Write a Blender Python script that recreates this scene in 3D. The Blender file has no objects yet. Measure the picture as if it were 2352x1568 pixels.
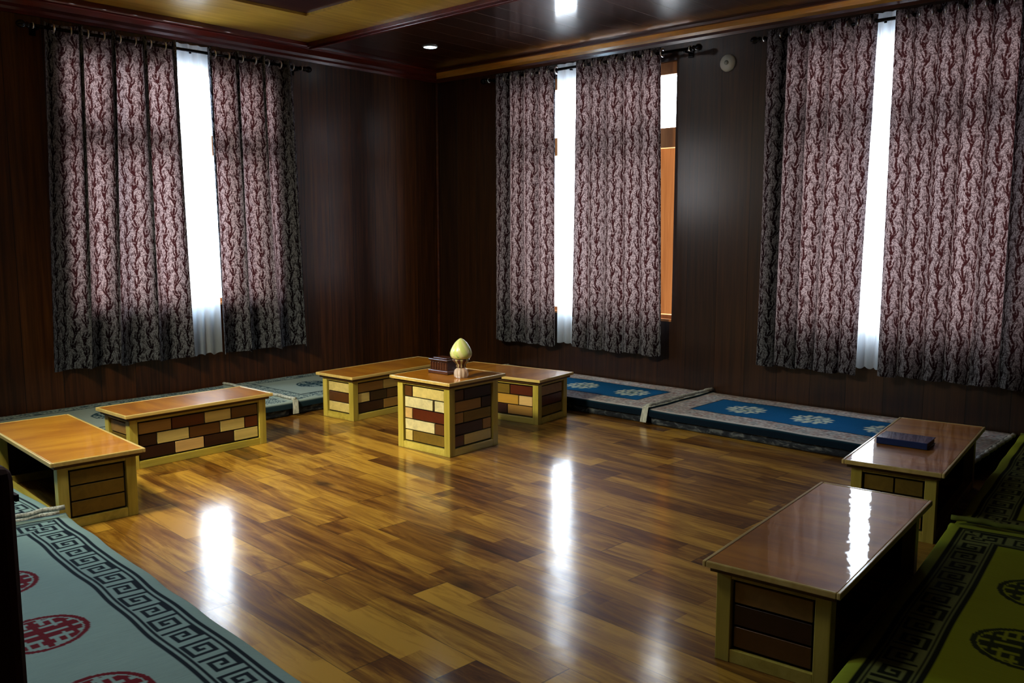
import bpy, bmesh, math, random
import numpy as np
from mathutils import Vector, Matrix
random.seed(7)
PI = math.pi
S = bpy.context.scene
C = S.collection

# ------------------------------------------------------------------ helpers
def lin(r, g, b):
    f = lambda c: (c/255/12.92) if c/255 <= .04045 else ((c/255+.055)/1.055)**2.4
    return (f(r), f(g), f(b), 1)

class NT:
    def __init__(s, name):
        s.m = bpy.data.materials.new(name); s.m.use_nodes = True
        s.t = s.m.node_tree; s.t.nodes.clear()
        s.out = s.t.nodes.new('ShaderNodeOutputMaterial')
    def n(s, ty, **kw):
        nd = s.t.nodes.new(ty)
        ins = kw.pop('ins', {})
        for k, v in kw.items(): setattr(nd, k, v)
        for k, v in ins.items(): s.set(nd.inputs[k], v)
        return nd
    def set(s, sock, v):
        if hasattr(v, 'is_output') or isinstance(v, bpy.types.NodeSocket): s.t.links.new(v, sock)
        else:
            try: sock.default_value = v
            except Exception:
                sock.default_value = v[:3] if hasattr(v, '__len__') else (v, v, v)
    def m_(s, op, a, b=0.0, c=0.0, clamp=False):
        nd = s.t.nodes.new('ShaderNodeMath'); nd.operation = op; nd.use_clamp = clamp
        s.set(nd.inputs[0], a); s.set(nd.inputs[1], b); s.set(nd.inputs[2], c)
        return nd.outputs[0]
    def mix(s, f, a, b, blend='MIX'):
        nd = s.t.nodes.new('ShaderNodeMix'); nd.data_type = 'RGBA'; nd.blend_type = blend
        s.set(nd.inputs[0], f); s.set(nd.inputs[6], a); s.set(nd.inputs[7], b)
        return nd.outputs[2]
    def noise(s, vec, scale=5, detail=4, rough=.5, dist=0):
        return s.n('ShaderNodeTexNoise', ins={'Vector': vec, 'Scale': scale, 'Detail': detail, 'Roughness': rough, 'Distortion': dist}).outputs[0]
    def ramp(s, f, stops):
        nd = s.t.nodes.new('ShaderNodeValToRGB'); s.set(nd.inputs[0], f)
        e = nd.color_ramp.elements
        while len(e) < len(stops): e.new(.5)
        for el, (p, c) in zip(e, stops): el.position = p; el.color = c if len(c) == 4 else (*c, 1)
        return nd.outputs[0]
    def smooth(s, x, a, b):
        nd = s.t.nodes.new('ShaderNodeMapRange'); nd.interpolation_type = 'SMOOTHSTEP'
        s.set(nd.inputs[0], x); nd.inputs[1].default_value = a; nd.inputs[2].default_value = b
        return nd.outputs[0]
    def obj(s): return s.n('ShaderNodeTexCoord').outputs['Object']
    def pos(s): return s.n('ShaderNodeNewGeometry').outputs['Position']
    def sep(s, v):
        o = s.n('ShaderNodeSeparateXYZ', ins={0: v}).outputs; return o[0], o[1], o[2]
    def comb(s, x, y, z=0.0):
        nd = s.n('ShaderNodeCombineXYZ'); s.set(nd.inputs[0], x); s.set(nd.inputs[1], y); s.set(nd.inputs[2], z); return nd.outputs[0]
    def scl(s, v, k):
        return s.n('ShaderNodeVectorMath', operation='MULTIPLY', ins={0: v, 1: k}).outputs[0]
    def bump(s, h, strength=.2, dist=.01):
        return s.n('ShaderNodeBump', ins={'Height': h, 'Strength': strength, 'Distance': dist}).outputs[0]
    def bsdf(s, **kw):
        nd = s.t.nodes.new('ShaderNodeBsdfPrincipled')
        mp = dict(col='Base Color', rough='Roughness', metal='Metallic', spec='Specular IOR Level', coat='Coat Weight', crough='Coat Roughness',
                  normal='Normal', sheen='Sheen Weight', emit='Emission Color', estr='Emission Strength', trans='Transmission Weight', ior='IOR', cnormal='Coat Normal')
        for k, v in kw.items(): s.set(nd.inputs[mp[k]], v)
        return nd.outputs[0]
    def done(s, sh): s.t.links.new(sh, s.out.inputs[0]); return s.m

class MB:
    """collects shapes, becomes ONE mesh"""
    def __init__(s): s.v = []; s.f = []; s.mi = []; s.sm = []
    def add(s, vs, fs, mi=0, sm=False):
        o = len(s.v); s.v += [tuple(p) for p in vs]; s.f += [tuple(i+o for i in f) for f in fs]
        s.mi += [mi]*len(fs); s.sm += [sm]*len(fs); return s
    def box(s, x0, x1, y0, y1, z0, z1, mi=0):
        v = [(x, y, z) for z in (z0, z1) for y in (y0, y1) for x in (x0, x1)]
        return s.add(v, [(0, 2, 3, 1), (4, 5, 7, 6), (0, 1, 5, 4), (2, 6, 7, 3), (0, 4, 6, 2), (1, 3, 7, 5)], mi)
    def lathe(s, prof, n=32, c=(0, 0, 0), axis='z', mi=0):
        vs = []
        for r, h in prof:
            for i in range(n):
                a = 2*PI*i/n
                p = (r*math.cos(a), r*math.sin(a), h)
                if axis == 'x': p = (p[2], p[0], p[1])
                if axis == 'y': p = (p[1], p[2], p[0])
                vs.append((p[0]+c[0], p[1]+c[1], p[2]+c[2]))
        fs = []
        for j in range(len(prof)-1):
            for i in range(n):
                k = (i+1) % n
                fs.append((j*n+i, j*n+k, (j+1)*n+k, (j+1)*n+i))
        if prof[0][0] > 1e-5: fs.append(tuple(range(n))[::-1])
        if prof[-1][0] > 1e-5: fs.append(tuple((len(prof)-1)*n+i for i in range(n)))
        return s.add(vs, fs, mi, True)
    def torus(s, R, r, c, axis='x', n=20, m=8, mi=0):
        vs = []; fs = []
        for i in range(n):
            a = 2*PI*i/n
            for j in range(m):
                b = 2*PI*j/m
                q = ((R+r*math.cos(b))*math.cos(a), (R+r*math.cos(b))*math.sin(a), r*math.sin(b))
                if axis == 'x': q = (q[2], q[0], q[1])
                if axis == 'y': q = (q[1], q[2], q[0])
                vs.append(tuple(q[k]+c[k] for k in range(3)))
        for i in range(n):
            for j in range(m):
                fs.append((i*m+j, ((i+1) % n)*m+j, ((i+1) % n)*m+(j+1) % m, i*m+(j+1) % m))
        return s.add(vs, fs, mi, True)
    def build(s, name, mats, parent=None, bevel=0, seg=2, loc=None, rz=0):
        me = bpy.data.meshes.new(name); me.from_pydata(s.v, [], s.f)
        for m in (mats if isinstance(mats, (list, tuple)) else [mats]): me.materials.append(m)
        me.polygons.foreach_set('material_index', s.mi); me.polygons.foreach_set('use_smooth', s.sm)
        bm = bmesh.new(); bm.from_mesh(me); bmesh.ops.recalc_face_normals(bm, faces=bm.faces); bm.to_mesh(me); bm.free()
        me.update()
        o = bpy.data.objects.new(name, me); C.objects.link(o)
        if parent: o.parent = parent
        if loc: o.location = loc
        o.rotation_euler.z = rz
        if bevel:
            b = o.modifiers.new('bevel', 'BEVEL'); b.width = bevel; b.segments = seg; b.limit_method = 'ANGLE'
        return o

def thing(name, label, cat, loc=(0, 0, 0), rz=0, group=None, kind=None):
    o = bpy.data.objects.new(name, None); C.objects.link(o); o.location = loc; o.rotation_euler = (0, 0, rz)
    o.empty_display_size = .1
    return tag(o, label, cat, group, kind)
def tag(o, label=None, cat=None, group=None, kind=None):
    if label: o['label'] = label
    if cat: o['category'] = cat
    if group: o['group'] = group
    if kind: o['kind'] = kind
    return o

# ------------------------------------------------------------------ materials
def wood(name, c1, c2, c3, rough=.35, coat=.0, crough=.1, scale=1., axis='z', grain=30, bump=.08, use_obj=True, wav=0, rnd=False, spec=.5):
    t = NT(name); v = t.obj() if use_obj else t.pos()
    st = {'z': (grain, grain, 2.), 'x': (2., grain, grain), 'y': (grain, 2., grain)}[axis]
    vv = t.scl(v, tuple(a*scale for a in st))
    n1 = t.noise(vv, 1, 5, .6, .6)
    n2 = t.noise(t.scl(v, tuple(a*.12*scale for a in st)), 1.6, 3, .5, .4)
    f = t.m_('ADD', t.m_('MULTIPLY', n1, .6), t.m_('MULTIPLY', n2, .4))
    if rnd:
        r = t.n('ShaderNodeObjectInfo').outputs['Random']
        f = t.m_('ADD', f, t.m_('MULTIPLY', t.m_('SUBTRACT', r, .5), .12))
    col = t.ramp(f, [(.3, c1), (.5, c2), (.7, c3)])
    kw = dict(col=col, rough=rough, spec=spec, normal=t.bump(n1, bump, .004))
    if coat:
        kw.update(coat=coat, crough=crough)
        if wav:
            kw['cnormal'] = t.bump(t.noise(v, 14, 2, .5), wav, .02)
    return t.done(t.bsdf(**kw))

def plain(name, col, rough=.5, **kw):
    t = NT(name)
    n = t.noise(t.obj(), 40, 3)
    c = t.mix(t.m_('MULTIPLY', n, .25), col, tuple(x*.6 for x in col[:3])+(1,))
    return t.done(t.bsdf(col=c, rough=rough, **kw))

# walls: dark laminated panels with vertical grooves
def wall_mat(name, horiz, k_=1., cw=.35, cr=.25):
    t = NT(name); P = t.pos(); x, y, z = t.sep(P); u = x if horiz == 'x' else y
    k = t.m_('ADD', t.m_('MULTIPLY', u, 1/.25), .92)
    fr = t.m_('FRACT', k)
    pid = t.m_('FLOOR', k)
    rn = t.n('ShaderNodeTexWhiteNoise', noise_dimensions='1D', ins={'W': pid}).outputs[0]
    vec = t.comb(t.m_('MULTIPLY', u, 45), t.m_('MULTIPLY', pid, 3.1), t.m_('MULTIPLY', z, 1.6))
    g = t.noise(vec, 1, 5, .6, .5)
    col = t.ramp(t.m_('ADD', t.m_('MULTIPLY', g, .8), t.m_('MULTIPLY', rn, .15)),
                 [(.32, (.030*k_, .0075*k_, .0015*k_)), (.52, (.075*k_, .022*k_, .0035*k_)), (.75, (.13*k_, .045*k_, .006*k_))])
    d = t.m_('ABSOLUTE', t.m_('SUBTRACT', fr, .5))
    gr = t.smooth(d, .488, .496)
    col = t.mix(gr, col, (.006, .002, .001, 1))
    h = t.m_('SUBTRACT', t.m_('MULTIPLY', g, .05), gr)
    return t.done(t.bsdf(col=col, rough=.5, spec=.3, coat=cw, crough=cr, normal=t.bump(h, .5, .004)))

def ceil_mat():
    t = NT('ceiling_plank_laminate'); x, y, z = t.sep(t.pos())
    k = t.m_('MULTIPLY', y, 1/.21); fr = t.m_('FRACT', k); pid = t.m_('FLOOR', k)
    rn = t.n('ShaderNodeTexWhiteNoise', noise_dimensions='1D', ins={'W': pid}).outputs[0]
    g = t.noise(t.comb(t.m_('MULTIPLY', x, 1.8), t.m_('MULTIPLY', y, 45), t.m_('MULTIPLY', pid, 2.3)), 1, 5, .6, .5)
    col = t.ramp(t.m_('ADD', t.m_('MULTIPLY', g, .8), t.m_('MULTIPLY', rn, .15)),
                 [(.32, (.022, .006, .0025)), (.55, (.050, .013, .005)), (.75, (.08, .022, .007))])
    d = t.m_('ABSOLUTE', t.m_('SUBTRACT', fr, .5)); gr = t.smooth(d, .484, .495)
    col = t.mix(gr, col, (.16, .09, .05, 1))
    return t.done(t.bsdf(col=col, rough=.4, coat=1.0, crough=.12, normal=t.bump(t.m_('MULTIPLY', gr, -1), .5, .003)))

def floor_mat():
    t = NT('floor_plank_laminate'); x, y, z = t.sep(t.pos())
    a = math.radians(3)
    u = t.m_('SUBTRACT', t.m_('MULTIPLY', x, math.cos(a)), t.m_('MULTIPLY', y, math.sin(a)))
    v = t.m_('ADD', t.m_('MULTIPLY', x, math.sin(a)), t.m_('MULTIPLY', y, math.cos(a)))
    k = t.m_('MULTIPLY', u, 1/.165); row = t.m_('FLOOR', k); fu = t.m_('FRACT', k)
    r1 = t.n('ShaderNodeTexWhiteNoise', noise_dimensions='1D', ins={'W': row}).outputs[0]
    q = t.m_('ADD', t.m_('MULTIPLY', v, 1/1.1), t.m_('MULTIPLY', r1, 7)); pl = t.m_('FLOOR', q); fv = t.m_('FRACT', q)
    wn = t.n('ShaderNodeTexWhiteNoise', noise_dimensions='2D', ins={'Vector': t.comb(row, pl)})
    r2 = wn.outputs[0]
    # printed sub strips within a plank
    k3 = t.m_('MULTIPLY', fu, 2); 
    strip = t.m_('FLOOR', k3)
    q3 = t.m_('FLOOR', t.m_('ADD', t.m_('MULTIPLY', v, 1/.62), t.m_('ADD', t.m_('MULTIPLY', strip, .37), t.m_('MULTIPLY', r2, 5))))
    r3 = t.n('ShaderNodeTexWhiteNoise', noise_dimensions='3D', ins={'Vector': t.comb(row, strip, q3)}).outputs[0]
    base = t.comb(t.m_('ADD', t.m_('MULTIPLY', u, 13), t.m_('MULTIPLY', r2, 30)), t.m_('MULTIPLY', v, 1.5), t.m_('MULTIPLY', r2, 9))
    g = t.noise(base, 1, 6, .65, 1.6)
    g2 = t.noise(t.comb(t.m_('MULTIPLY', u, 55), t.m_('MULTIPLY', v, 3.5), row), 1, 4, .6, .6)
    f = t.m_('ADD', t.m_('ADD', t.m_('MULTIPLY', g, .68), t.m_('MULTIPLY', g2, .17)), t.m_('ADD', t.m_('MULTIPLY', r2, .22), t.m_('MULTIPLY', r3, .15)))
    col = t.ramp(f, [(.36, (.050, .018, .004)), (.48, (.135, .054, .009)), (.61, (.29, .145, .022)), (.77, (.56, .34, .055))])
    vo = t.n('ShaderNodeTexVoronoi', ins={'Vector': t.comb(t.m_('MULTIPLY', u, 3.2), t.m_('MULTIPLY', v, 1.25), 0.0), 'Scale': 1.0}).outputs[0]
    kd = t.m_('ADD', vo, t.m_('MULTIPLY', t.noise(t.comb(t.m_('MULTIPLY', u, 22), t.m_('MULTIPLY', v, 9)), 1, 3), .16))
    kn = t.m_('SUBTRACT', 1, t.smooth(kd, .10, .24))
    col = t.mix(t.m_('MULTIPLY', kn, .85), col, (.018, .006, .003, 1))
    eu = t.m_('ABSOLUTE', t.m_('SUBTRACT', fu, .5)); ev = t.m_('ABSOLUTE', t.m_('SUBTRACT', fv, .5))
    ln = t.m_('MAXIMUM', t.smooth(eu, .488, .495), t.smooth(ev, .497, .4985))
    col = t.mix(t.m_('MULTIPLY', ln, .6), col, (.02, .008, .003, 1))
    h = t.m_('SUBTRACT', t.m_('MULTIPLY', g2, .12), ln)
    cn = t.bump(t.noise(t.comb(t.m_('MULTIPLY', u, 6), t.m_('MULTIPLY', v, 5), 0.0), 1, 2), .05, .02)
    rr = t.m_('ADD', .105, t.m_('MULTIPLY', t.noise(t.comb(t.m_('MULTIPLY', u, 18), t.m_('MULTIPLY', v, 5), 0.0), 1, 3), .10))
    return t.done(t.bsdf(col=col, rough=.45, spec=.2, normal=t.bump(h, .25, .002), coat=1.0, crough=rr, cnormal=cn))

def curtain_mat():
    t = NT('damask_curtain_fabric')
    uv = t.n('ShaderNodeTexCoord').outputs['UV']; U, V, _ = t.sep(uv)
    wob = t.m_('MULTIPLY', t.m_('SUBTRACT', t.noise(t.comb(t.m_('MULTIPLY', U, 12), t.m_('MULTIPLY', V, 14)), 1, 2), .5), .035)
    U2 = t.m_('ADD', t.m_('ADD', U, wob), t.m_('MULTIPLY', t.m_('SINE', t.m_('MULTIPLY', V, 2*PI/.17)), .008))
    cu = t.m_('MULTIPLY', U2, 1/.072)
    fu = t.m_('SUBTRACT', t.m_('FRACT', cu), .5); au = t.m_('ABSOLUTE', fu)
    cid = t.m_('FLOOR', cu)
    stem = t.smooth(au, .36, .43)
    # slanted leaf gaps, alternating up both sides of each stem
    sl = t.m_('ADD', t.m_('MULTIPLY', V, 1/.10), t.m_('ADD', t.m_('MULTIPLY', au, 2.1), t.m_('MULTIPLY', cid, .5)))
    sg = t.m_('MULTIPLY', t.m_('GREATER_THAN', fu, 0), .5)
    dg = t.m_('ABSOLUTE', t.m_('SUBTRACT', t.m_('FRACT', t.m_('ADD', sl, sg)), .5))
    leaf = t.m_('MULTIPLY', t.smooth(dg, .29, .38), t.smooth(au, .10, .2))
    sp = t.noise(t.comb(t.m_('MULTIPLY', U, 130), t.m_('MULTIPLY', V, 120)), 1, 2)
    speck = t.smooth(sp, .46, .56)
    n = t.noise(t.comb(t.m_('MULTIPLY', U, 55), t.m_('MULTIPLY', V, 32)), 1, 2)
    patch = t.smooth(n, .50, .60)
    dark = t.m_('MAXIMUM', t.m_('MAXIMUM', stem, leaf), t.m_('MAXIMUM', t.m_('MULTIPLY', speck, .68), t.m_('MULTIPLY', patch, .8)))
    hole = t.smooth(t.noise(t.comb(t.m_('MULTIPLY', U, 70), t.m_('MULTIPLY', V, 60)), 1, 1), .56, .64)
    dark = t.m_('MULTIPLY', dark, t.m_('SUBTRACT', 1, t.m_('MULTIPLY', hole, .5)))
    col = t.mix(dark, (.30, .32, .37, 1), (.012, .008, .012, 1))
    tcol = t.mix(dark, (.20, .150, .146, 1), (.030, .008, .008, 1))
    d = t.n('ShaderNodeBsdfDiffuse', ins={'Color': col, 'Roughness': .6}).outputs[0]
    tr = t.n('ShaderNodeBsdfTranslucent', ins={'Color': tcol}).outputs[0]
    gl = t.n('ShaderNodeBsdfGlossy', ins={'Color': col, 'Roughness': .45}).outputs[0]
    m1 = t.n('ShaderNodeMixShader', ins={0: .34, 1: d, 2: tr}).outputs[0]
    m2 = t.n('ShaderNodeMixShader', ins={0: .06, 1: m1, 2: gl}).outputs[0]
    return t.done(m2)

def sheer_mat():
    t = NT('white_sheer_voile')
    uv = t.n('ShaderNodeTexCoord').outputs['UV']; U, V, _ = t.sep(uv)
    th = t.noise(t.comb(t.m_('MULTIPLY', U, 180), t.m_('MULTIPLY', V, 12)), 1, 3)
    col = t.mix(th, (.68, .82, .95, 1), (.84, .92, 1., 1))
    d = t.n('ShaderNodeBsdfDiffuse', ins={'Color': col}).outputs[0]
    tr = t.n('ShaderNodeBsdfTranslucent', ins={'Color': col}).outputs[0]
    tp = t.n('ShaderNodeBsdfTransparent', ins={'Color': (1, 1, 1, 1)}).outputs[0]
    m1 = t.n('ShaderNodeMixShader', ins={0: .6, 1: d, 2: tr}).outputs[0]
    m2 = t.n('ShaderNodeMixShader', ins={0: .38, 1: m1, 2: tp}).outputs[0]
    return t.done(m2)

def glass_mat():
    t = NT('window_glass')
    fr = t.m_('ADD', .04, t.m_('MULTIPLY', t.m_('POWER', t.n('ShaderNodeLayerWeight', ins={'Blend': .5}).outputs[1], 5), .6))
    gl = t.n('ShaderNodeBsdfGlossy', ins={'Roughness': .02}).outputs[0]
    tp = t.n('ShaderNodeBsdfTransparent').outputs[0]
    return t.done(t.n('ShaderNodeMixShader', ins={0: fr, 1: tp, 2: gl}).outputs[0])

def attr_mat(name, rough=.9, bump=.4):
    t = NT(name)
    a = t.n('ShaderNodeAttribute', attribute_name='Col').outputs[0]
    x, y, z = t.sep(t.obj())
    n = t.noise(t.comb(t.m_('MULTIPLY', x, 170), t.m_('MULTIPLY', y, 9), z), 1, 4)
    w = t.noise(t.scl(t.obj(), (7, 7, 7)), 1, 3)
    c = t.mix(t.m_('MULTIPLY', n, .4), a, t.mix(.5, a, (.0, .0, .0, 1)))
    c = t.mix(t.m_('MULTIPLY', w, .22), c, t.mix(.5, a, (.0, .0, .0, 1)))
    return t.done(t.bsdf(col=c, rough=rough, spec=.15, normal=t.bump(n, bump, .003)))

M = {}
M['wall_x'] = wall_mat('wall_laminate_left', 'x'); M['wall_y'] = wall_mat('wall_laminate_right', 'y', .5, 1., .21)  # same laminate, right copy darkened in colour to offset its strong lighting
M['ceil'] = ceil_mat(); M['floor'] = floor_mat()
M['crown'] = wood('crown_moulding_wood', (.05, .010, .003), (.10, .024, .006), (.17, .05, .012), rough=.3, coat=1, crough=.13, grain=25, axis='y')
M['crown_highlight'] = wood('painted_crown_highlight', (.40, .17, .02), (.70, .38, .06), (.85, .55, .14), rough=.3, coat=1, crough=.15, grain=12, axis='y')  # window-light highlight of the right crown, painted as a gold colour
M['crown_red'] = wood('crown_moulding_red_wood', (.06, .003, .001), (.12, .006, .002), (.20, .012, .003), rough=.3, coat=.8, crough=.2, grain=25, axis='x')
M['yellow'] = wood('yellow_ceiling_veneer', (.42, .24, .03), (.62, .40, .06), (.78, .54, .11), rough=.35, coat=.6, crough=.25, grain=22, axis='x')
M['tray'] = wood('dark_red_tray_panel', (.022, .002, .001), (.04, .004, .002), (.06, .007, .003), rough=.4, coat=.3, axis='x')
M['pine'] = wood('orange_pine_frame', (.42, .16, .045), (.62, .27, .09), (.74, .36, .14), rough=.45, grain=25, axis='z')
M['pine_out'] = wood('dimmed_pine_outside', (.055, .020, .0065), (.072, .028, .009), (.09, .038, .013), spec=0., rough=.8, grain=25)  # pine colour darkened so the sky-lit leaf does not overexpose
M['frame'] = wood('pale_varnished_frame_wood', (.33, .275, .045), (.50, .43, .09), (.62, .55, .15), rough=.35, coat=.4, crough=.15, grain=28, axis='z', rnd=True)
M['frame_h'] = wood('pale_varnished_rail_wood', (.33, .275, .045), (.50, .43, .09), (.62, .55, .15), rough=.35, coat=.4, crough=.15, grain=28, axis='x', rnd=True)
M['edge'] = wood('cream_edging_wood', (.48, .36, .12), (.62, .48, .18), (.72, .60, .27), rough=.3, coat=.6, crough=.12, axis='x')
M['top'] = wood('honey_brown_tabletop_veneer', (.25, .085, .004), (.48, .20, .008), (.66, .34, .025), rough=.4, coat=.8, crough=.035, grain=9, axis='y', wav=.035, bump=.03, rnd=True)
M['topd'] = wood('dark_underside_wood', (.06, .03, .008), (.10, .05, .014), (.14, .07, .02), rough=.5, axis='x')
M['groove'] = plain('dark_groove', (.014, .007, .004, 1), .6)
M['inside'] = plain('painted_interior_shade', (.006, .007, .012, 1), .8)  # near-black colour standing in for shade inside the open tables
def blk(n, c, **k): 
    return wood('block_'+n, tuple(x*.75 for x in c), c, tuple(min(1, x*1.2) for x in c), rough=.38, coat=.3, crough=.15, grain=26, axis='x')
BL = dict(P=blk('pale_wood', (.62, .53, .22)), K=blk('pinkish_wood', (.62, .44, .20)), T=blk('tan_wood', (.34, .20, .055)), G=blk('gold_wood', (.46, .28, .05)),
          O=blk('olive_brown_wood', (.20, .135, .02)), B=blk('brown_wood', (.12, .05, .012)), R=blk('red_brown_wood', (.115, .022, .006)), D=blk('dark_plum_wood', (.035, .010, .007)), W=blk('washed_wood', (.66, .62, .38)))
BK = list(BL)
M['curtain'] = curtain_mat(); M['sheer'] = sheer_mat(); M['glass'] = glass_mat()
M['rod'] = plain('black_metal_rod', (.02, .02, .022, 1), .25, metal=.9)
M['chrome'] = plain('silver_metal', (.85, .86, .9, 1), .32, metal=1.)
M['rug'] = attr_mat('woven_wool_rug')
M['white'] = plain('white_plastic', (.62, .66, .66, 1), .4)
M['grey'] = plain('grey_plastic', (.35, .40, .40, 1), .4)
def mat_side():
    t = NT('mottled_blue_mattress_fabric')
    n = t.noise(t.scl(t.obj(), (14, 14, 30)), 1, 4, .6, .8)
    c = t.ramp(n, [(.38, (.008, .012, .022)), (.52, (.022, .032, .05)), (.64, (.13, .15, .17))])
    return t.done(t.bsdf(col=c, rough=.85, normal=t.bump(n, .4, .01)))
M['mat'] = mat_side()
def fringe_mat():
    t = NT('pale_fringe_yarn'); n = t.noise(t.scl(t.obj(), (120, 120, 20)), 1, 3)
    return t.done(t.bsdf(col=t.ramp(n, [(.3, (.30, .33, .32)), (.7, (.62, .66, .64))]), rough=.9, normal=t.bump(n, .6, .01)))
M['fringe'] = fringe_mat(); M['fringe_green'] = plain('olive_binding', (.16, .19, .02, 1), .9)

# ------------------------------------------------------------------ room shell
XM, YM, ZC, TH = 7.4, 7.6, 2.80, .12
def struct(o, label=None): o['kind'] = 'structure'; 
def st(mb, name, mats, parent=None, bevel=0):
    o = mb.build(name, mats, parent, bevel)
    if not parent: o['kind'] = 'structure'
    return o
fl = st(MB().box(-TH, XM+TH, -TH, YM+TH, -.08, 0), 'floor', M['floor'])
WL = [(1.78, 3.40, .74, 2.56), (4.20, 5.30, 1.50, 2.50)]          # openings in the left wall  (x0,x1,z0,z1)
WR = [(.98, 2.64, .61, 2.58), (3.55, 4.98, .63, 2.58)]           # openings in the right wall (y0,y1,z0,z1)
def wall_with_holes(lo, hi, holes, mk):
    mb = MB(); cur = lo
    for a, b, z0, z1 in holes:
        mk(mb, cur, a, 0, ZC+.15); mk(mb, a, b, 0, z0); mk(mb, a, b, z1, ZC+.15); cur = b
    mk(mb, cur, hi, 0, ZC+.15); return mb
st(wall_with_holes(0, XM+TH, WL, lambda m, a, b, z0, z1: m.box(a, b, -TH, 0, z0, z1)), 'wall_left', M['wall_x'])
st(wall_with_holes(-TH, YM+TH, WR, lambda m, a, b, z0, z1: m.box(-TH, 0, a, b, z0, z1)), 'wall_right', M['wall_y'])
st(MB().box(XM, XM+TH, 0, YM+TH, 0, ZC+.15), 'wall_front', M['wall_y'])
st(MB().box(0, XM, YM, YM+TH, 0, ZC+.15), 'wall_back', M['wall_x'])
# ceiling: planked soffit, yellow veneer frame, dark red tray
cl = thing('ceiling', None, None, kind='structure')
RX, LY = 1.52, .16
mb = MB(); mb.box(0, RX, 0, YM, ZC, ZC+.10); mb.box(RX, XM, 0, LY, ZC, ZC+.10)
mb.build('soffit', M['ceil'], cl)
mb = MB(); IX, IY = 2.08, .90
mb.box(RX, IX, LY, YM, ZC+.012, ZC+.10); mb.box(IX, XM, LY, IY, ZC+.012, ZC+.10)
mb.build('veneer_border', M['yellow'], cl)
mb = MB(); mb.box(IX, XM, IY, YM, ZC+.03, ZC+.15); mb.build('tray_panel', M['tray'], cl)
mb = MB(); mb.box(RX-.045, RX+.045, LY-.02, YM, ZC-.022, ZC+.02); mb.box(RX-.015, RX+.015, LY-.02, YM, ZC-.034, ZC-.02)
mb.box(RX+.045, XM, LY-.035, LY+.012, ZC-.022, ZC+.02)
st(mb, 'trim_1', M['crown_red'], bevel=.006)
# crown mouldings
def crown(name, axis, lo, hi, mat):
    prof = [(0, -.105), (.012, -.105), (.016, -.085), (.030, -.070), (.034, -.05), (.062, -.022), (.078, -.018), (.08, 0), (0, 0)]
    mb = MB(); n = len(prof); N = 60
    vs = []
    for i in range(N+1):
        s = lo+(hi-lo)*i/N
        for d, h in prof:
            vs.append((d, s, ZC+h) if axis == 'y' else (s, d, ZC+h))
    fs = [(i*n+j, i*n+(j+1) % n, (i+1)*n+(j+1) % n, (i+1)*n+j) for i in range(N) for j in range(n)]
    fs += [tuple(range(n)), tuple(N*n+j for j in range(n))]
    mb.add(vs, fs); mb.mi = [1 if (axis == 'y' and k < N*n and k % n in (3, 4)) else 0 for k in range(len(fs))]  # right crown only: these faces carry the painted highlight
    return st(mb, name, [mat, M['crown_highlight']])
crown('trim_2', 'y', 0, YM, M['crown']); crown('trim_3', 'x', 0, XM, M['crown_red'])
st(MB().box(0, .022, 0, .022, 0, ZC-.1), 'trim_4', M['crown'], bevel=.004)

# ------------------------------------------------------------------ windows
def window(idx, side, a0, a1, z0, z1, mull, trans, label):
    w = thing('window_%d' % idx, None, None, kind='structure')
    def bx(mb, u0, u1, d0, d1, za, zb):
        (mb.box(u0, u1, -d1, -d0, za, zb) if side == 'L' else mb.box(-d1, -d0, u0, u1, za, zb))
    mb = MB(); f = .05
    bx(mb, a0, a0+f, .03, .10, z0, z1); bx(mb, a1-.012, a1, .03, .10, z0, z1)
    bx(mb, a0+f, a1-.012, .03, .10, z0, z0+f); bx(mb, a0+f, a1-.012, .03, .10, z1-.09, z1)
    bx(mb, a0, a1, -.004, .03, z0, z0+.02)
    mb.build('frame', M['pine'], w, .003)
    mb = MB(); bx(mb, a0+f, a1-.012, .035, .095, trans-.075, trans+.075); mb.build('transom', M['pine'], w, .003)
    for m in mull:
        mb = MB(); bx(mb, m-.025, m+.025, .035, .095, z0+f, trans-.03); bx(mb, m-.02, m+.02, .035, .095, trans+.03, z1-.09)
        mb.build('mullion', M['pine'], w, .003)
    ed = [a0+f]+list(mull)+[a1-.012]
    for p, q in zip(ed[:-1], ed[1:]):
        if idx == 2 and q == ed[-1]:
            mb = MB(); bx(mb, p+.02, q, .06, .066, trans+.03, z1-.09)   # lower light of this one stands open
        else:
            mb = MB(); bx(mb, p+.02, q-.02 if q != ed[-1] else q, .06, .066, z0+f, z1-.09)
        mb.build('glass_pane', M['glass'], w)
    return w
window(1, 'L', *WL[0], [2.10, 3.06], 1.96, '')
w2 = window(2, 'R', *WR[0], [1.30, 2.02], 2.02, '')
window(3, 'R', *WR[1], [4.02, 4.52], 2.03, '')
window(4, 'L', *WL[1], [4.56, 4.94], 2.12, '')
# open casement leaf of window 2, swung outward
mb = MB(); L0, D0, D1 = 2.44, .10, .58
mb.box(-.36, -.10, L0-.03, L0, .60, 1.985); mb.box(-D1, -D1+.06, L0-.03, L0, .64, 1.985)
mb.box(-D1+.06, -.36, L0-.03, L0, .64, .72); mb.box(-D1+.06, -.36, L0-.03, L0, 1.90, 1.985)
mb.build('open_casement', M['pine_out'], w2, .003)

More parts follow.
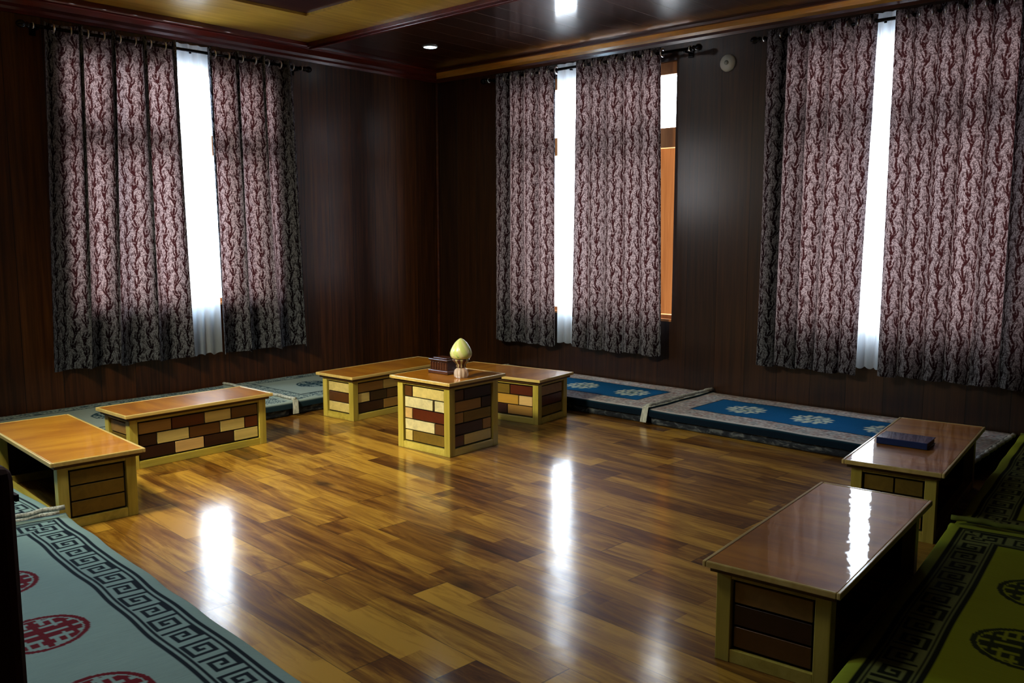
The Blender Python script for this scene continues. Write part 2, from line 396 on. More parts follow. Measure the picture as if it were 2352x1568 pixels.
# ------------------------------------------------------------------ curtains
def curtain(side, t0, t1, b0, b1, zt, zb, waves, amp, ph=0, mat='curtain', off=.105, seed=0, eyelets=True, label='', cat='curtain', group=None, name='curtain', omega=.034, hemw=.01):
    rnd = random.Random(seed)
    root = thing(name, label, cat, group=group)
    NU, NV = max(60, int(waves*18)), 70
    p1, p2, p3 = rnd.random()*6, rnd.random()*6, rnd.random()*6
    X = np.zeros((NV+1, NU+1, 3)); uu = np.linspace(0, 1, NU+1)
    cx = (t0+t1)/2
    for j in range(NV+1):
        v = j/NV                                   # 0 top .. 1 bottom
        e = v**1.15
        a = t0+(b0-t0)*e; b = t1+(b1-t1)*e
        s = uu+.012*np.sin(2*PI*uu*2.3+p1+v*1.5)*v
        ampv = amp*(1-.25*v+.35*v*v)
        ang = 2*PI*waves*s+ph+.5*np.sin(3*s*2+p2)*v
        d = ampv*np.sin(ang)+ampv*.22*np.sin(2*ang+p3+2*v)*v+.010*np.sin(2*PI*uu*1.3+p2+v*3)*v
        along = a+(b-a)*uu-omega*(1-.35*v)*np.cos(ang)
        z = zt+(zb-zt)*v+hemw*np.sin(ang*1.0+.7)*v**6+.006*np.sin(2*PI*uu*3+p1)*v**6
        X[j, :, 0] = along; X[j, :, 1] = off+d; X[j, :, 2] = z
    X[:, :, 1] = np.maximum(X[:, :, 1], .022)
    vs = [((p[0], p[1], p[2]) if side == 'L' else (p[1], p[0], p[2])) for row in X for p in row]
    fs = [(j*(NU+1)+i, j*(NU+1)+i+1, (j+1)*(NU+1)+i+1, (j+1)*(NU+1)+i) for j in range(NV) for i in range(NU)]
    me = bpy.data.meshes.new('cloth'); me.from_pydata(vs, [], fs); me.materials.append(M[mat])
    me.polygons.foreach_set('use_smooth', [True]*len(fs))
    mid = X[NV//2]; arc = np.concatenate([[0], np.cumsum(np.hypot(np.diff(mid[:, 0]), np.diff(mid[:, 1])))])
    uvl = me.uv_layers.new(name='UVMap')
    li = np.zeros(len(me.loops), dtype=np.int32); me.loops.foreach_get('vertex_index', li)
    U = arc[li % (NU+1)]+seed*1.37; V = X[:, :, 2].reshape(-1)[li]
    uvl.data.foreach_set('uv', np.stack([U, V], 1).reshape(-1))
    o = bpy.data.objects.new('cloth', me); C.objects.link(o); o.parent = root
    if eyelets:
        k0 = math.ceil(ph/PI); ze = zt-.04; j = int((zt-ze)/(zt-zb)*NV)
        k = 0
        while True:
            u = ((k0+k)*PI-ph)/(2*PI*waves); k += 1
            if u > .999: break
            if u < .002: continue
            al = t0+(t1-t0)*u
            c = (al, off, ze) if side == 'L' else (off, al, ze)
            MB().torus(.026, .0065, c, 'x' if side == 'L' else 'y').build('eyelet', M['chrome'], root)
    return root
def rod(side, a0, a1, z, brk, label):
    r = thing('curtain_rod', label, 'curtain rod', group='curtain rods above the windows')
    ax = 'x' if side == 'L' else 'y'
    def c(a, d=.105, zz=None): return (a, d, zz or z) if side == 'L' else (d, a, zz or z)
    MB().lathe([(.0115, a0), (.0115, a1)], 16, (0, .105, z) if side == 'L' else (.105, 0, z), ax).build('pole', M['rod'], r)
    for a, s in ((a0, -1), (a1, 1)):
        pr = [(.016, 0), (.016, .02), (.009, .024), (.009, .034), (.019, .038), (.019, .048), (.010, .054), (.022, .066), (.026, .082), (.022, .098), (.008, .110), (.0, .112)]
        mb = MB(); mb.lathe([(q, s*h) for q, h in pr], 18, c(a), ax)
        mb.build('finial', M['rod'], r)
        MB().torus(.017, .004, c(a+s*.012), ax).build('finial_collar', M['chrome'], r)
    for a in brk:
        mb = MB()
        if side == 'L': mb.box(a-.008, a+.008, 0, .105, z-.02, z-.008); mb.box(a-.02, a+.02, 0, .008, z-.045, z+.025)
        else: mb.box(0, .105, a-.008, a+.008, z-.02, z-.008); mb.box(0, .008, a-.02, a+.02, z-.045, z+.025)
        mb.build('bracket', M['rod'], r, .002)
    return r
rod('L', 1.60, 3.60, 2.615, [1.61, 2.54, 3.58], 'dark metal curtain rod over the window on the left wall')
rod('R', .80, 2.80, 2.625, [.84, 1.70, 2.76], 'dark metal curtain rod over the middle window, nearest the room corner on its wall')
rod('R', 3.40, 5.16, 2.612, [3.41, 4.20, 5.12], 'dark metal curtain rod over the far right window')
G = 'patterned damask eyelet curtains'
cur = lambda *a, **k: curtain(*a, group=G, **k)
cur('L', 3.50, 2.64, 3.60, 2.62, 2.655, .37, 4.0, .062, ph=PI*.9, seed=1, omega=.052, label='wide damask curtain at the left edge of the left wall window, flaring at its hem')
cur('L', 2.42, 1.63, 2.40, 1.55, 2.655, .365, 3.5, .055, ph=PI*.4, seed=2, omega=.052, label='damask curtain right of the white sheer on the left wall, beside the bare corner panels')
cur('R', .91, 1.565, .89, 1.585, 2.66, .335, 4.0, .032, ph=.3, seed=3, label='narrowest damask curtain, nearest the room corner on the right wall', hemw=.006)
cur('R', 1.80, 2.60, 1.77, 2.640, 2.665, .345, 5.0, .030, ph=.9, seed=4, label='damask curtain beside the exposed orange window frame', hemw=.006)
cur('R', 3.45, 4.12, 3.43, 4.10, 2.655, .37, 4.5, .034, ph=.2, seed=5, label='damask curtain left of the far right sheer, near the round white wall fitting', hemw=.006)
cur('R', 4.29, 5.09, 4.29, 5.08, 2.65, .385, 5.5, .034, ph=1.0, seed=6, label='widest damask curtain at the right edge of the photo, by the last sheer', hemw=.006)
G2 = 'white sheer curtain panels glowing in the gaps'
sh = lambda *a, **k: curtain(*a, mat='sheer', group=G2, omega=.004, name='sheer_curtain', cat='sheer curtain', eyelets=False, hemw=.004, **k)
sh('L', 2.655, 2.405, 2.632, 2.385, 2.66, .375, 3.2, .012, off=.09, seed=11, label='white sheer curtain strip glowing between the two left wall damask curtains')
sh('R', 1.555, 1.83, 1.57, 1.80, 2.665, .37, 3.0, .010, off=.09, seed=12, label='white sheer curtain strip in the gap of the middle window curtains')
sh('R', 4.125, 4.285, 4.11, 4.285, 2.66, .42, 2.6, .010, off=.09, seed=13, label='white sheer curtain strip in the gap of the far right window curtains')

# ------------------------------------------------------------------ tables
H = .315
def panel(mb, w0, w1, z0, z1, rows, place):
    """patchwork: rows of (frac0,frac1,key) from the top; place(mb,u0,u1,za,zb,depth,mi) maps to the face"""
    place(mb, w0, w1, z0, z1, -.010, len(BK))
    n = len(rows); rh = (z1-z0-.012)/n; g = .0035
    for i, row in enumerate(rows):
        zt = z1-.006-rh*i
        for a, b, k in row:
            u0 = w0+.006+(w1-w0-.012)*a; u1 = w0+.006+(w1-w0-.012)*b
            place(mb, u0+g, u1-g, zt-rh+g, zt-g, 0, BK.index(k))
PM = [BL[k] for k in BK]+[M['groove']]
def table(label, loc, rz, L, W, h=H, front=None, endp=None, endn=None, back=None):
    t = thing('low_table', label, 'table', (loc[0], loc[1], 0), rz, 'low patchwork wooden tables around the room')
    ov, pw, tt = .034, .046, .018
    x, y = L/2, W/2; bx, by = x-ov, y-ov
    MB().box(-x+.012, x-.012, -y+.012, y-.012, h-tt, h).build('tabletop', M['top'], t, .0015)
    tp = t.children[0]
    mb = MB()
    mb.box(-x, x, y-.012, y, h-tt, h+.0015); mb.box(-x, x, -y, -y+.012, h-tt, h+.0015)
    mb.box(-x, -x+.012, -y+.012, y-.012, h-tt, h+.0015); mb.box(x-.012, x, -y+.012, y-.012, h-tt, h+.0015)
    mb.build('edge_moulding', M['edge'], tp, .003)
    mb = MB(); i = .018
    mb.box(-x+i, x-i, -y+i, y-i, h-tt-.016, h-tt); mb.build('under_moulding', M['topd'], t, .002)
    zt = h-tt-.016
    for sx in (-1, 1):
        for sy in (-1, 1):
            MB().box(min(sx*bx, sx*(bx-pw)), max(sx*bx, sx*(bx-pw)), min(sy*by, sy*(by-pw)), max(sy*by, sy*(by-pw)), 0, zt).build('leg', M['frame'], t, .002)
    br, tr, r = .042, .016, .004
    def rails(nm, z0, z1, mat, sides):
        for sd in sides:
            mb = MB()
            if sd == 'F': mb.box(-bx+pw, bx-pw, by-pw+.006, by-r*.4, z0, z1)
            if sd == 'B': mb.box(-bx+pw, bx-pw, -by+r*.4, -by+pw-.006, z0, z1)
            if sd == 'P': mb.box(bx-pw+.006, bx-r*.4, -by+pw, by-pw, z0, z1)
            if sd == 'N': mb.box(-bx+r*.4, -bx+pw-.006, -by+pw, by-pw, z0, z1)
            mb.build(nm, mat, t, .002)
    rails('bottom_rail', .0, br, M['frame_h'], 'FBPN'); rails('top_rail', zt-tr, zt, M['frame_h'], 'FBPN' if back else 'FPN')
    z0, z1 = br, zt-tr
    def pf(mb, u0, u1, za, zb, d, mi): mb.box(u0, u1, by-.024, by-.010+d, za, zb, mi)
    def pb(mb, u0, u1, za, zb, d, mi): mb.box(-u1, -u0, -by+.010-d, -by+.024, za, zb, mi)
    def pp(mb, u0, u1, za, zb, d, mi): mb.box(bx-.024, bx-.010+d, u0, u1, za, zb, mi)
    def pn(mb, u0, u1, za, zb, d, mi): mb.box(-bx+.010-d, -bx+.024, -u1, -u0, za, zb, mi)
    for nm, rows, pl, w in (('front_panel', front, pf, bx-pw), ('side_panel', endp, pp, by-pw), ('side_panel', endn, pn, by-pw), ('back_panel', back, pb, bx-pw)):
        if rows:
            mb = MB(); panel(mb, -w, w, z0, z1, rows, pl); mb.build(nm, PM, t, .001, 1)
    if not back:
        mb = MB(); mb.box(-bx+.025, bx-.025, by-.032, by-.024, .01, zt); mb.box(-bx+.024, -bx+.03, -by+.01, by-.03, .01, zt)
        mb.box(bx-.03, bx-.024, -by+.01, by-.03, .01, zt); mb.box(-bx+.03, bx-.03, -by+.01, by-.03, zt-.004, zt); mb.build('interior_shade', M['inside'], t)  # thin near-black sheets put the shade of the open interior into colour
    return t
E3 = lambda a, b, c: [[(0, 1, a)], [(0, 1, b)], [(0, 1, c)]]
long1 = [[(0, .26, 'T'), (.26, .53, 'R'), (.53, .76, 'P'), (.76, 1, 'B')],
         [(0, .14, 'D'), (.14, .40, 'P'), (.40, .66, 'B'), (.66, .88, 'P'), (.88, 1, 'R')],
         [(0, .28, 'D'), (.28, .52, 'K'), (.52, .78, 'D'), (.78, 1, 'P')]]
flip = lambda rows: [[(1-b, 1-a, k) for a, b, k in r][::-1] for r in rows]
long3 = [[(0, .28, 'T'), (.28, .55, 'P'), (.55, .8, 'R'), (.8, 1, 'T')], [(0, .13, 'P'), (.13, .32, 'D'), (.32, .6, 'B'), (.6, .85, 'P'), (.85, 1, 'D')],
         [(0, .28, 'D'), (.28, .55, 'T'), (.55, .8, 'D'), (.8, 1, 'P')]]
long5 = [[(0, .22, 'R'), (.22, .5, 'P'), (.5, .74, 'O'), (.74, 1, 'R')], [(0, .3, 'T'), (.3, .55, 'D'), (.55, .84, 'G'), (.84, 1, 'K')],
         [(0, .26, 'P'), (.26, .58, 'B'), (.58, .71, 'D'), (.71, 1, 'T')]]
R_ = math.radians
table('low table nearest the left photo edge, beside the pale grey-blue carpet', (4.233, 1.837), R_(90-3.7), 1.065, .408, front=flip(long1), endp=E3('O', 'O', 'O'), endn=E3('O', 'B', 'T'))
table('low table standing alone under the left wall window, long patchwork side facing in', (3.358, 1.424), R_(1.1), .925, .37, front=flip(long1), endp=E3('T', 'O', 'P'), endn=E3('P', 'R', 'T'))
table('long low table of the corner group, lying along the left wall', (1.714, 1.28), R_(3.2), 1.022, .393, front=flip(long3), endp=E3('P', 'B', 'P'), endn=E3('P', 'B', 'T'))
table('tall cube-shaped patchwork table at the front of the corner group, holding ornament and box', (2.205, 2.445), R_(2.2), .495, .508, h=.444,
      endp=[[(0, .2, 'B'), (.2, 1, 'P')], [(0, .72, 'W'), (.75, 1, 'W')], [(0, .2, 'K'), (.2, 1, 'R')], [(0, .76, 'W'), (.76, 1, 'B')], [(0, .2, 'P'), (.2, 1, 'O')]],
      front=flip([[(0, .25, 'B'), (.25, 1, 'D')], [(0, .72, 'T'), (.72, 1, 'D')], [(0, .24, 'T'), (.24, 1, 'O')], [(0, .76, 'D'), (.76, 1, 'T')], [(0, .25, 'B'), (.25, 1, 'P')]]),
      endn=E3('P', 'R', 'T'), back=E3('P', 'R', 'T'))
table('long low table of the corner group, lying along the right wall', (1.275, 2.051), R_(-90+7.4), .90, .442, front=flip(long5), endn=E3('T', 'R', 'O'), endp=E3('T', 'R', 'O'))
table('low table holding the dark blue book, beside the blue medallion carpet', (1.535, 4.98), R_(180+6.4), 1.09, .414, front=long1, endn=[[(0, .52, 'O'), (.52, 1, 'O')], [(0, .3, 'T'), (.3, 1, 'O')], [(0, .6, 'B'), (.6, 1, 'T')]], endp=E3('O', 'B', 'O'))
table('low table at the front right with a bright window streak on its polished top', (3.015, 5.161), R_(180+4.6), 1.072, .414, front=long3, endn=E3('T', 'D', 'B'), endp=E3('O', 'B', 'O'))

# ------------------------------------------------------------------ mattresses and carpets
KEY = ["#######..", "#.....#..", "#.###.#..", "#.#.#.#..", "#.#...#..", "#.#####..", "#........"]
KEY = np.array([[c == '#' for c in r] for r in KEY])
KEY2 = np.concatenate([KEY, KEY[::-1]], 1)
def keyband(along, across, unit):
    """bool arrays: meander with 'across' 0..7 units"""
    i = np.floor(across/unit).astype(int); j = np.floor(along/unit).astype(int) % KEY2.shape[1]
    ok = (i >= 0) & (i < 7)
    return ok & KEY2[np.clip(i, 0, 6), j]
def medallion(du, dv, r):
    """round longevity emblem: ring, stem and broken bars"""
    R = np.hypot(du, dv); ring = (R < r) & (R > r*.88)
    ins = R < r*.84
    bars = (np.mod((dv/r+1)*5.5, 2) < 1.35) & (np.abs(du) > r*.0)
    side = (np.abs(du) > r*.55) & (np.abs(du) < r*.66) & (np.abs(dv) < r*.5)
    stem = np.abs(du) < r*.06
    gap = ((np.abs(np.abs(du)-r*.40) < r*.045) & (np.abs(dv) > r*.22)) | ((np.abs(np.abs(du)-r*.18) < r*.035) & (np.abs(dv) > r*.45))
    return ring | (ins & (bars | stem | side) & ~gap)
def flower(du, dv, r):
    R = np.hypot(du, dv); a = np.arctan2(dv, du)
    edge = r*(.90+.10*np.cos(a*12))
    cut = (np.sin(a*8+R/r*7) > .72) & (R > r*.25) & (R < r*.85)
    cut |= np.abs(R-r*.42) < r*.04
    return (R < edge) & ~cut
def carpet(name, label, cat, origin, rz, L, W, z, style, drop, res, group, seed=0, wave=.004, flip_end=None, base=None, ends=(0, 0)):
    """u along the length (local x), v across (local y). drop=(v0 side, v1 side)"""
    rs = np.random.RandomState(seed)
    u = np.arange(-ends[0], L+ends[1]+1e-6, res); v = np.arange(-drop[0], W+drop[1]+1e-6, res)
    UU, VV = np.meshgrid(u, v, indexing='ij')
    px = np.clip(UU, 0, L); py = np.clip(VV, 0, W); pz = np.zeros_like(px)
    for A, P, lo, hi, sg in ((VV, py, 0, W, 1), (UU, px, 0, L, 1)):
        o1 = np.maximum(lo-A, 0); o2 = np.maximum(A-hi, 0)
        pz -= (o1+o2)
        P -= np.minimum(o1, .012)*.6; P += np.minimum(o2, .012)*.6
    wv = np.zeros_like(px); wx = np.zeros_like(px)
    for k in range(6):
        fx, fy, ph = rs.uniform(1, 5), rs.uniform(1, 7), rs.uniform(0, 6)
        wv += np.sin(2*PI*(fx*UU/2+fy*VV/2)+ph)/6
        wx += np.sin(2*PI*fx*UU*.7+ph)/6
    edge = np.minimum(np.minimum(UU, L-UU), np.minimum(VV, W-VV)).clip(0, .05)/.05
    pz += wave*wv+wave*.8-.012*(1-edge)**2*(1 if wave > .003 else .5)
    py += wx*wave*1.4
    if flip_end is not None:                       # turned-up end lying over the neighbour
        t = np.clip((flip_end-UU)/.06, 0, 1) if flip_end >= 0 and flip_end < L/2 else np.clip((UU-flip_end)/.06, 0, 1)
        pz += (.026 if style != 'teal' else .014)*t*t*(3-2*t)
    n0, n1 = UU.shape
    e0 = np.minimum(UU, L-UU); e1 = np.minimum(VV, W-VV)
    e = np.minimum(e0, e1); horiz = e1 < e0
    along = np.where(horiz, UU, VV)
    col = np.zeros((n0, n1, 3))
    def paint(mask, c): col[mask] = c
    if style in ('pale', 'green'):
        bg, ink, med = ((.27, .39, .385), (.008, .016, .026), (.16, .006, .014)) if style == 'pale' else ((.34, .40, .012), (.012, .016, .005), (.030, .042, .008))
        col[:] = bg
        if style == 'green': paint(e < .195, (.22, .25, .075)); paint(e < .05, (.36, .42, .04))
        paint((e > .043) & (e < .056), ink); paint((e > .064) & (e < .072), ink)
        paint(keyband(along, e-.075, .0132), ink)
        paint((e > .172) & (e < .178), ink); paint((e > .186) & (e < .202), ink)
        r, c0, vc, sp = (.132, .67, .50, .50) if style == 'pale' else (.14, .533, W-.396, .473)
        for k in range(6):
            uc = c0+sp*k
            if uc+r > L-.2: break
            paint(medallion(VV-vc, UU-uc, r), med)
    elif style == 'blue':
        n = np.sin(UU*160+3*np.sin(VV*70))*np.sin(VV*150+3*np.sin(UU*60))
        col[:] = (.60, .60, .62)
        paint((n > .35) & (e > .03) & (e < .20), (.30, .20, .20))
        paint((n < -.55) & (e > .03) & (e < .20), (.16, .22, .27))
        paint((e > .205), (.006, .15, .38)); paint((e > .200) & (e < .212), (.012, .03, .06))
        paint(e < .012, (.006, .045, .08)); 
        r = .135
        for k in range(8):
            uc = L-.40-.465*k if seed == 21 else .50+.465*k
            if uc < .3 or uc > L-.3: continue
            paint(flower(UU-uc, VV-W/2, r), (.62, .74, .68))
            R = np.hypot(UU-uc, VV-W/2); paint((R < r*.16), (.03, .14, .2))
        paint(e < 0, (.003, .014, .032))
    elif style == 'teal':
        n = np.sin(UU*130+3*np.sin(VV*60))*np.sin(VV*120+3*np.sin(UU*50))
        col[:] = (.36, .46, .46)
        paint((e > .03) & (e < .15) & (n > .1), (.07, .13, .17))
        paint((e > .15) & (e < .165), (.03, .07, .09))
        for k in range(8):
            uc = .50+.465*k
            if uc > L-.3: break
            paint(medallion(UU-uc, VV-W/2, .135), (.018, .07, .11))
        paint(e < 0, (.02, .05, .075))
    V3 = np.stack([px, py, pz], -1).reshape(-1, 3)
    idx = np.arange(n0*n1).reshape(n0, n1)
    q = np.stack([idx[:-1, :-1], idx[1:, :-1], idx[1:, 1:], idx[:-1, 1:]], -1).reshape(-1, 4)
    me = bpy.data.meshes.new(name)
    me.vertices.add(len(V3)); me.vertices.foreach_set('co', V3.reshape(-1).astype(np.float32))
    me.loops.add(q.size); me.loops.foreach_set('vertex_index', q.reshape(-1).astype(np.int32))
    me.polygons.add(len(q)); me.polygons.foreach_set('loop_start', np.arange(0, q.size, 4, dtype=np.int32)); me.polygons.foreach_set('loop_total', np.full(len(q), 4, dtype=np.int32))
    me.update(calc_edges=True); me.validate()
    me.polygons.foreach_set('use_smooth', np.ones(len(q), dtype=bool))
    ca = me.color_attributes.new('Col', 'FLOAT_COLOR', 'POINT')
    ca.data.foreach_set('color', np.concatenate([col.reshape(-1, 3), np.ones((n0*n1, 1))], 1).reshape(-1).astype(np.float32))
    me.materials.append(M['rug'])
    o = bpy.data.objects.new(name, me); C.objects.link(o)
    o.location = (*origin, z); o.rotation_euler.z = rz
    tag(o, label, cat, group)
    # bound ends
    for k, uu in ((0, -.004), (1, L+.004)):
        mb = MB(); N = 40; rr = .011
        vs = []; fs = []
        for i in range(N+1):
            vv = W*i/N; wz = (.006*math.sin(i*.9+k)+.0)*min(1, wave/.004)
            lift = (.028 if style != 'teal' else .016) if (flip_end is not None and ((k == 0) == (flip_end < L/2))) else -.004
            for j in range(8):
                a = 2*PI*j/8
                vs.append((uu+rr*1.3*math.cos(a)+.004*math.sin(i*1.7), vv, rr*math.sin(a)+lift+wz*.4))
        for i in range(N):
            for j in range(8):
                fs.append((i*8+j, i*8+(j+1) % 8, (i+1)*8+(j+1) % 8, (i+1)*8+j))
        fs += [tuple(range(8)), tuple(N*8+j for j in range(8))]
        mb.add(vs, fs, 0, True); f = mb.build('bound_end', M['fringe_green'] if style == 'green' else M['fringe'], o)
        if style in ('blue', 'teal') and lift > 0:
            mb = MB()
            s = 1 if drop[1] > drop[0] else 0
            vv = W if s else 0; sg = 1 if s else -1
            mb.add([(uu-.02, vv-sg*.02, lift), (uu+.02, vv-sg*.02, lift), (uu+.016, vv+sg*.012, lift-.01), (uu-.03, vv+sg*.012, lift-.01), (uu+.01, vv+sg*.03, -.085), (uu-.04, vv+sg*.03, -.085)],
                   [(0, 1, 2, 3), (3, 2, 4, 5)], 0, True)
            mb.build('hanging_tassel', M['fringe'], o)
    return o
def mattress(label, x0, x1, y0, y1, h, origin=None, rz=0, group='thin floor mattresses along the walls'):
    mb = MB()
    o = mb.box(x0, x1, y0, y1, 0, h).build('floor_mattress', M['mat'], None, .022, 3)
    if origin: o.location = (*origin, 0); o.rotation_euler.z = rz
    return tag(o, label, 'mattress', group)
MH = .10
GB = 'blue medallion carpets on the right wall seats'
# right wall run (local x runs along +Y; local y then points to -X)
mattress('floor mattress under the blue carpet nearer the corner on the right wall', .03, .87, .95, 3.00, MH)
mattress('floor mattress under the blue carpet beside the table with the book', .03, .88, 3.04, 5.03, MH)
carpet('carpet', 'blue medallion carpet nearer the room corner, partly behind the corner tables', 'carpet', (.885, .95), R_(90), 2.045, .865, MH+.006, 'blue', (.045, 0), .0115, GB, 21, .003)
carpet('carpet', 'blue medallion carpet running from the carpet join to the table with the book', 'carpet', (.895, 3.03), R_(90), 2.02, .875, MH+.006, 'blue', (.045, 0), .0115, GB, 22, .003, flip_end=.03, ends=(0, .03))
# left wall run (local x along +X)
GT = 'pale teal carpets on the left wall seats'
mattress('floor mattress under the pale teal carpet between the corner tables and the left wall', .98, 2.32, .03, .97, MH)
mattress('floor mattress behind the lone low table under the left wall window', 2.37, 4.36, .03, .99, MH)
carpet('carpet', 'pale teal carpet seen between the two left tables, with a dark round emblem', 'carpet', (2.33, .98), R_(180), 1.38, .955, MH+.006, 'teal', (.045, 0), .0115, GT, 23, .003)
carpet('carpet', 'pale carpet along the left wall, glimpsed behind the two leftmost tables', 'carpet', (4.38, 1.0), R_(180), 2.04, .975, MH+.006, 'teal', (.045, 0), .0115, GT, 24, .003, flip_end=2.01)
# near left run: length along +Y, room edge at x=4.46
GP = 'pale grey-blue carpets with key borders at the left'
mattress('floor mattress under the red-emblem carpet in the left foreground', 0, 2.2, -.04, .85, MH, (5.33, 2.44), R_(90-3.9))
mattress('floor mattress beside the leftmost low table, mostly out of view', 4.49, 5.38, .98, 2.42, MH)
carpet('carpet', 'pale carpet with red round emblems and black key border, left foreground', 'carpet', (5.376, 2.377), R_(90-3.9), 2.24, .925, MH+.012, 'pale', (0, .02), .0044, GP, 31, .005, flip_end=.03)
carpet('carpet', 'pale key-bordered carpet beyond the foreground one, beside the leftmost low table', 'carpet', (5.37, .98), R_(90), 1.39, .915, MH+.008, 'pale', (0, .02), .0055, GP, 32, .004)
# near right run: length along -X, room edge rotated 5.6 deg
GG = 'olive green carpets with key borders at the right'
rg = R_(180+5.6)
mattress('floor mattress under the olive green carpet in the right foreground', .03, 2.10, -.90, -.03, MH, (4.13, 5.47), rg)
mattress('floor mattress under the olive green carpet behind the table with the book', .03, 2.0, -.90, -.03, MH, (2.03, 5.27), rg)
# local x to -X (tilted), local y to -Y : put room edge at v=W
def green(label, ox, oy, L, seed, flip, zz):
    ax = Vector((math.cos(rg), math.sin(rg), 0)); ay = Vector((-math.sin(rg), math.cos(rg), 0))
    W = .93; org = Vector((ox, oy, 0))-ay*W
    return carpet('carpet', label, 'carpet', (org.x, org.y), rg, L, W, zz, 'green', (0, .02), .0055, GG, seed, .004, flip_end=flip)
green('olive green carpet with dark round emblems in the right foreground', 4.13, 5.482, 2.10, 41, 2.07, MH+.012)
green('olive green carpet beyond the foreground one, behind the table with the book', 2.03, 5.283, 2.03, 42, None, MH+.008)

# ------------------------------------------------------------------ small things
t4 = Vector((2.205, 2.445, .444+.0015))
# ornament
o = thing('ornament', 'green and cream bud-shaped ornament on a clear fluted foot, on the cube table', 'ornament', (2.243, 2.60, t4.z))
def flute():
    mb = MB(); n = 48; prof = [(.0, 0), (.036, 0), (.040, .010), (.041, .03), (.036, .048), (.024, .058), (.02, .062), (.0, .062)]
    vs = []; fs = []
    for r, z in prof:
        for i in range(n):
            a = 2*PI*i/n; q = r*(1+.07*math.cos(a*10)); vs.append((q*math.cos(a), q*math.sin(a), z))
    for j in range(len(prof)-1):
        for i in range(n): fs.append((j*n+i, j*n+(i+1) % n, (j+1)*n+(i+1) % n, (j+1)*n+i))
    return mb.add(vs, fs, 0, True)
t = NT('clear_pink_glass'); M['cg'] = t.done(t.bsdf(col=(.95, .82, .74, 1), rough=.08, trans=.55, ior=1.45))
flute().build('glass_foot', M['cg'], o)
t = NT('brown_banded_glaze'); x, y, z = t.sep(t.obj()); a = t.m_('ARCTAN2', y, x)
f = t.m_('GREATER_THAN', t.m_('SINE', t.m_('MULTIPLY', a, 9)), .25)
M['band'] = t.done(t.bsdf(col=t.mix(f, (.10, .035, .03, 1), (.42, .38, .22, 1)), rough=.25))
MB().lathe([(.0, .058), (.026, .060), (.030, .068), (.027, .078), (.038, .090), (.050, .104), (.052, .112), (.0, .112)], 40).build('cup', M['band'], o)
t = NT('green_cream_glaze'); x, y, z = t.sep(t.obj()); a = t.m_('ARCTAN2', y, x)
f = t.smooth(t.m_('SINE', t.m_('ADD', t.m_('MULTIPLY', a, 7), t.m_('MULTIPLY', z, 60))), -.2, .9)
f2 = t.smooth(t.m_('ABSOLUTE', t.m_('SUBTRACT', t.noise(t.obj(), 26, 2), .5)), .10, .16)
c = t.mix(f, (.62, .70, .28, 1), (.72, .72, .42, 1)); dz = t.m_('SUBTRACT', 1, t.smooth(z, .12, .150))
c = t.mix(t.m_('MULTIPLY', t.m_('MULTIPLY', f2, dz), .9), c, (.04, .22, .09, 1))
M['bud'] = t.done(t.bsdf(col=c, rough=.3, coat=.5))
pr = [(.0, .110), (.040, .110), (.056, .118), (.064, .132), (.066, .148), (.060, .168), (.050, .188), (.037, .208), (.024, .222), (.012, .231), (.004, .235), (.0, .235)]
MB().lathe(pr, 48).build('bud', M['bud'], o)
# carved wooden box
M['box'] = wood('carved_brown_wood', (.035, .010, .004), (.075, .024, .010), (.12, .045, .02), rough=.35, coat=.4, grain=30, axis='x')
b = thing('wooden_box', 'small dark brown carved wooden box on the cube table, left of the ornament', 'box', (2.185, 2.395, t4.z), R_(92))
w, d = .078, .055
MB().box(-w-.006, w+.006, -d-.006, d+.006, 0, .022).build('base', M['box'], b, .004)
mb = MB(); mb.box(-w+.006, w-.006, -d+.006, d-.006, .022, .074)
for k in range(7):
    xx = -w+.012+k*(2*w-.024)/6
    mb.box(xx-.003, xx+.003, -d+.002, d-.002, .026, .070)
mb.build('body', M['box'], b, .0015)
lid = MB().box(-w-.004, w+.004, -d-.004, d+.004, .076, .090).build('lid', M['box'], b, .004)
MB().box(-w+.02, w-.02, -d+.015, d-.015, .090, .097).build('lid_panel', M['box'], lid, .003)
# book
M['cover'] = plain('dark_blue_book_cover', (.008, .035, .15, 1), .25, coat=.4)
M['pages'] = plain('book_pages', (.35, .36, .40, 1), .8)
bk = thing('book', 'closed dark blue book lying on the table near the blue carpet', 'book', (1.612, 4.945, H+.002), R_(4))
mb = MB(); mb.box(-.078, .078, -.112, .112, 0, .004); mb.box(-.078, .078, -.112, .112, .027, .031); mb.box(.074, .080, -.112, .112, 0, .031)
mb.build('cover', M['cover'], bk, .002)
MB().box(-.073, .074, -.107, .107, .004, .027).build('pages', M['pages'], bk)
# round wall fitting
w = thing('wall_fitting', 'small round white fitting on the wall between the two right windows', 'wall fitting', (0, 3.066, 2.505))
MB().lathe([(.0, .028), (.030, .028), (.052, .022), (.060, .012), (.062, 0)][::-1], 36, (0, 0, 0), 'x').build('cover_plate', M['white'], w)
MB().lathe([(.016, .026), (.016, .032), (.0, .033)], 24, (0, 0, 0), 'x').build('centre_cap', M['grey'], w)
# ceiling downlight
dl = thing('ceiling_downlight', 'small glowing round downlight in the dark planked ceiling near the corner', 'ceiling light', (.835, .824, ZC))
MB().torus(.056, .006, (0, 0, -.003), 'z', 32).build('trim_ring', M['white'], dl)
t = NT('glowing_led_lens'); M['led'] = t.done(t.bsdf(col=(.8, .9, 1, 1), emit=(.62, .88, 1, 1), estr=30.))
MB().lathe([(.0, -.010), (.038, -.008), (.052, -.002), (.052, .001)], 32).build('lens', M['led'], dl)
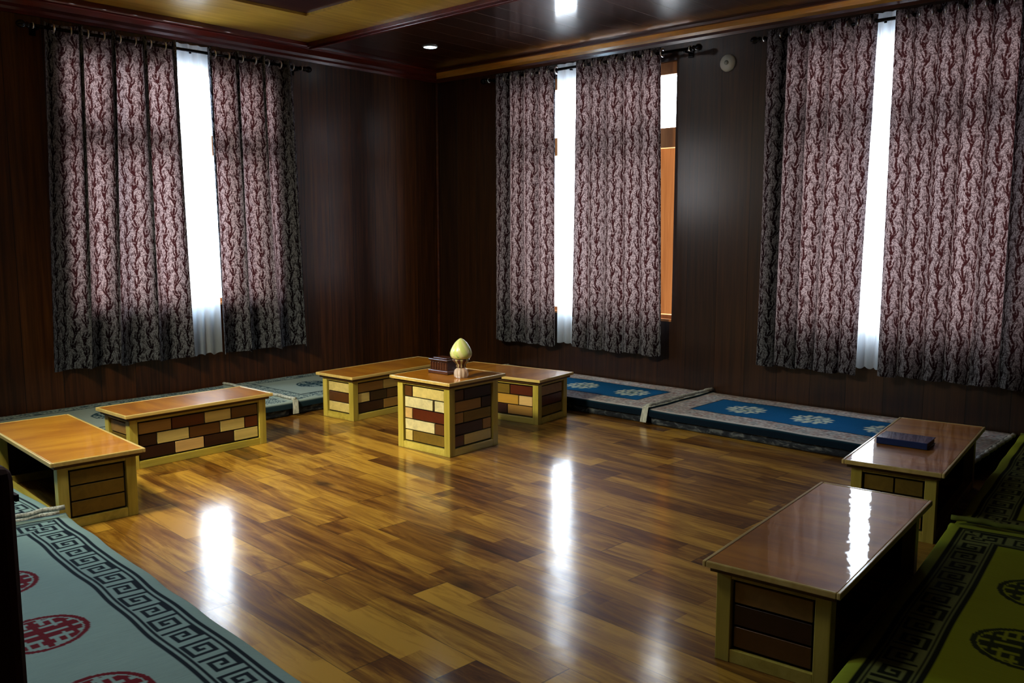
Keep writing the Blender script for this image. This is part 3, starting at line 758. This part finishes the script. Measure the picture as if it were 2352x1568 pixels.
# maroon cushion and cloth at the left edge
M['maroon'] = plain('maroon_upholstery', (.045, .004, .008, 1), .8)
ms = thing('backrest', 'dark maroon padded backrest standing at the extreme left edge of the photo', 'backrest', (5.52, 4.55, 0), R_(0))
MB().box(-.095, .14, .13, .40, 0, .975).build('cushion', M['maroon'], ms, .02, 3)
mb = MB(); mb.box(-.099, -.094, .14, .39, .92, .93); mb.build('piping', M['maroon'], ms)

# ------------------------------------------------------------------ light
w = bpy.data.worlds.new('World'); S.world = w; w.use_nodes = True
bg = w.node_tree.nodes['Background']; bg.inputs[0].default_value = (.86, .93, 1.0, 1); bg.inputs[1].default_value = 11.0
def portal(side, a0, a1, z0, z1):
    l = bpy.data.lights.new('window_portal', 'AREA'); l.shape = 'RECTANGLE'; l.size = a1-a0; l.size_y = z1-z0
    l.cycles.is_portal = True
    o = bpy.data.objects.new('window_portal', l); C.objects.link(o)
    if side == 'L': o.location = ((a0+a1)/2, -.14, (z0+z1)/2); o.rotation_euler = (R_(-90), 0, R_(180))
    else: o.location = (-.14, (a0+a1)/2, (z0+z1)/2); o.rotation_euler = (R_(-90), 0, R_(90))
    d = Vector((0, 1, 0)) if side == 'L' else Vector((1, 0, 0))
    o.rotation_euler = d.to_track_quat('-Z', 'Y').to_euler()
for q in WL: portal('L', *q)
for q in WR: portal('R', *q)
def area(name, loc, tgt, sx, sy, power, col):
    l = bpy.data.lights.new(name, 'AREA'); l.shape = 'RECTANGLE'; l.size = sx; l.size_y = sy; l.energy = power; l.color = col
    o = bpy.data.objects.new(name, l); C.objects.link(o); o.location = loc
    o.rotation_euler = (Vector(tgt)-Vector(loc)).to_track_quat('-Z', 'Y').to_euler(); return o
area('added_warm_fill', (5.3, 2.4, 2.74), (2.3, 2.0, .25), .4, .4, 36, (1., .90, .62))  # added fill without a fixture, brightens the cube table's sides
bpy.data.lights['added_warm_fill'].spread = R_(85)
area('added_sky_boost', (4.75, -1.0, 2.4), (4.75, 0, 2.1), 1.6, 1.2, 150, (.45, .75, 1.))  # added lamp, strengthens the bluish light through the out-of-view window
area('added_room_fill', (4.6, 3.6, 2.72), (4.6, 3.6, 0), .5, .5, 17, (1., .90, .74))  # added overhead fill for the whole room, no fixture

# ------------------------------------------------------------------ camera
cd = bpy.data.cameras.new('camera'); cam = bpy.data.objects.new('camera', cd); C.objects.link(cam); S.camera = cam
cd.sensor_width = 36; cd.lens = 36*2017.2/2352; cd.clip_start = .05
cam.location = (5.852, 6.299, 1.308)
ya, pi_ = R_(222.349), R_(-7.150)
F = Vector((math.cos(ya)*math.cos(pi_), math.sin(ya)*math.cos(pi_), math.sin(pi_)))
cam.rotation_euler = F.to_track_quat('-Z', 'Y').to_euler()
S.view_settings.view_transform = 'Standard'; S.view_settings.look = 'None'; S.view_settings.exposure = .45; S.view_settings.gamma = .85
S.cycles.use_denoising = True
S.cycles.max_bounces = 8; S.cycles.diffuse_bounces = 4; S.cycles.glossy_bounces = 4; S.cycles.transparent_max_bounces = 8
S.cycles.sample_clamp_indirect = 6
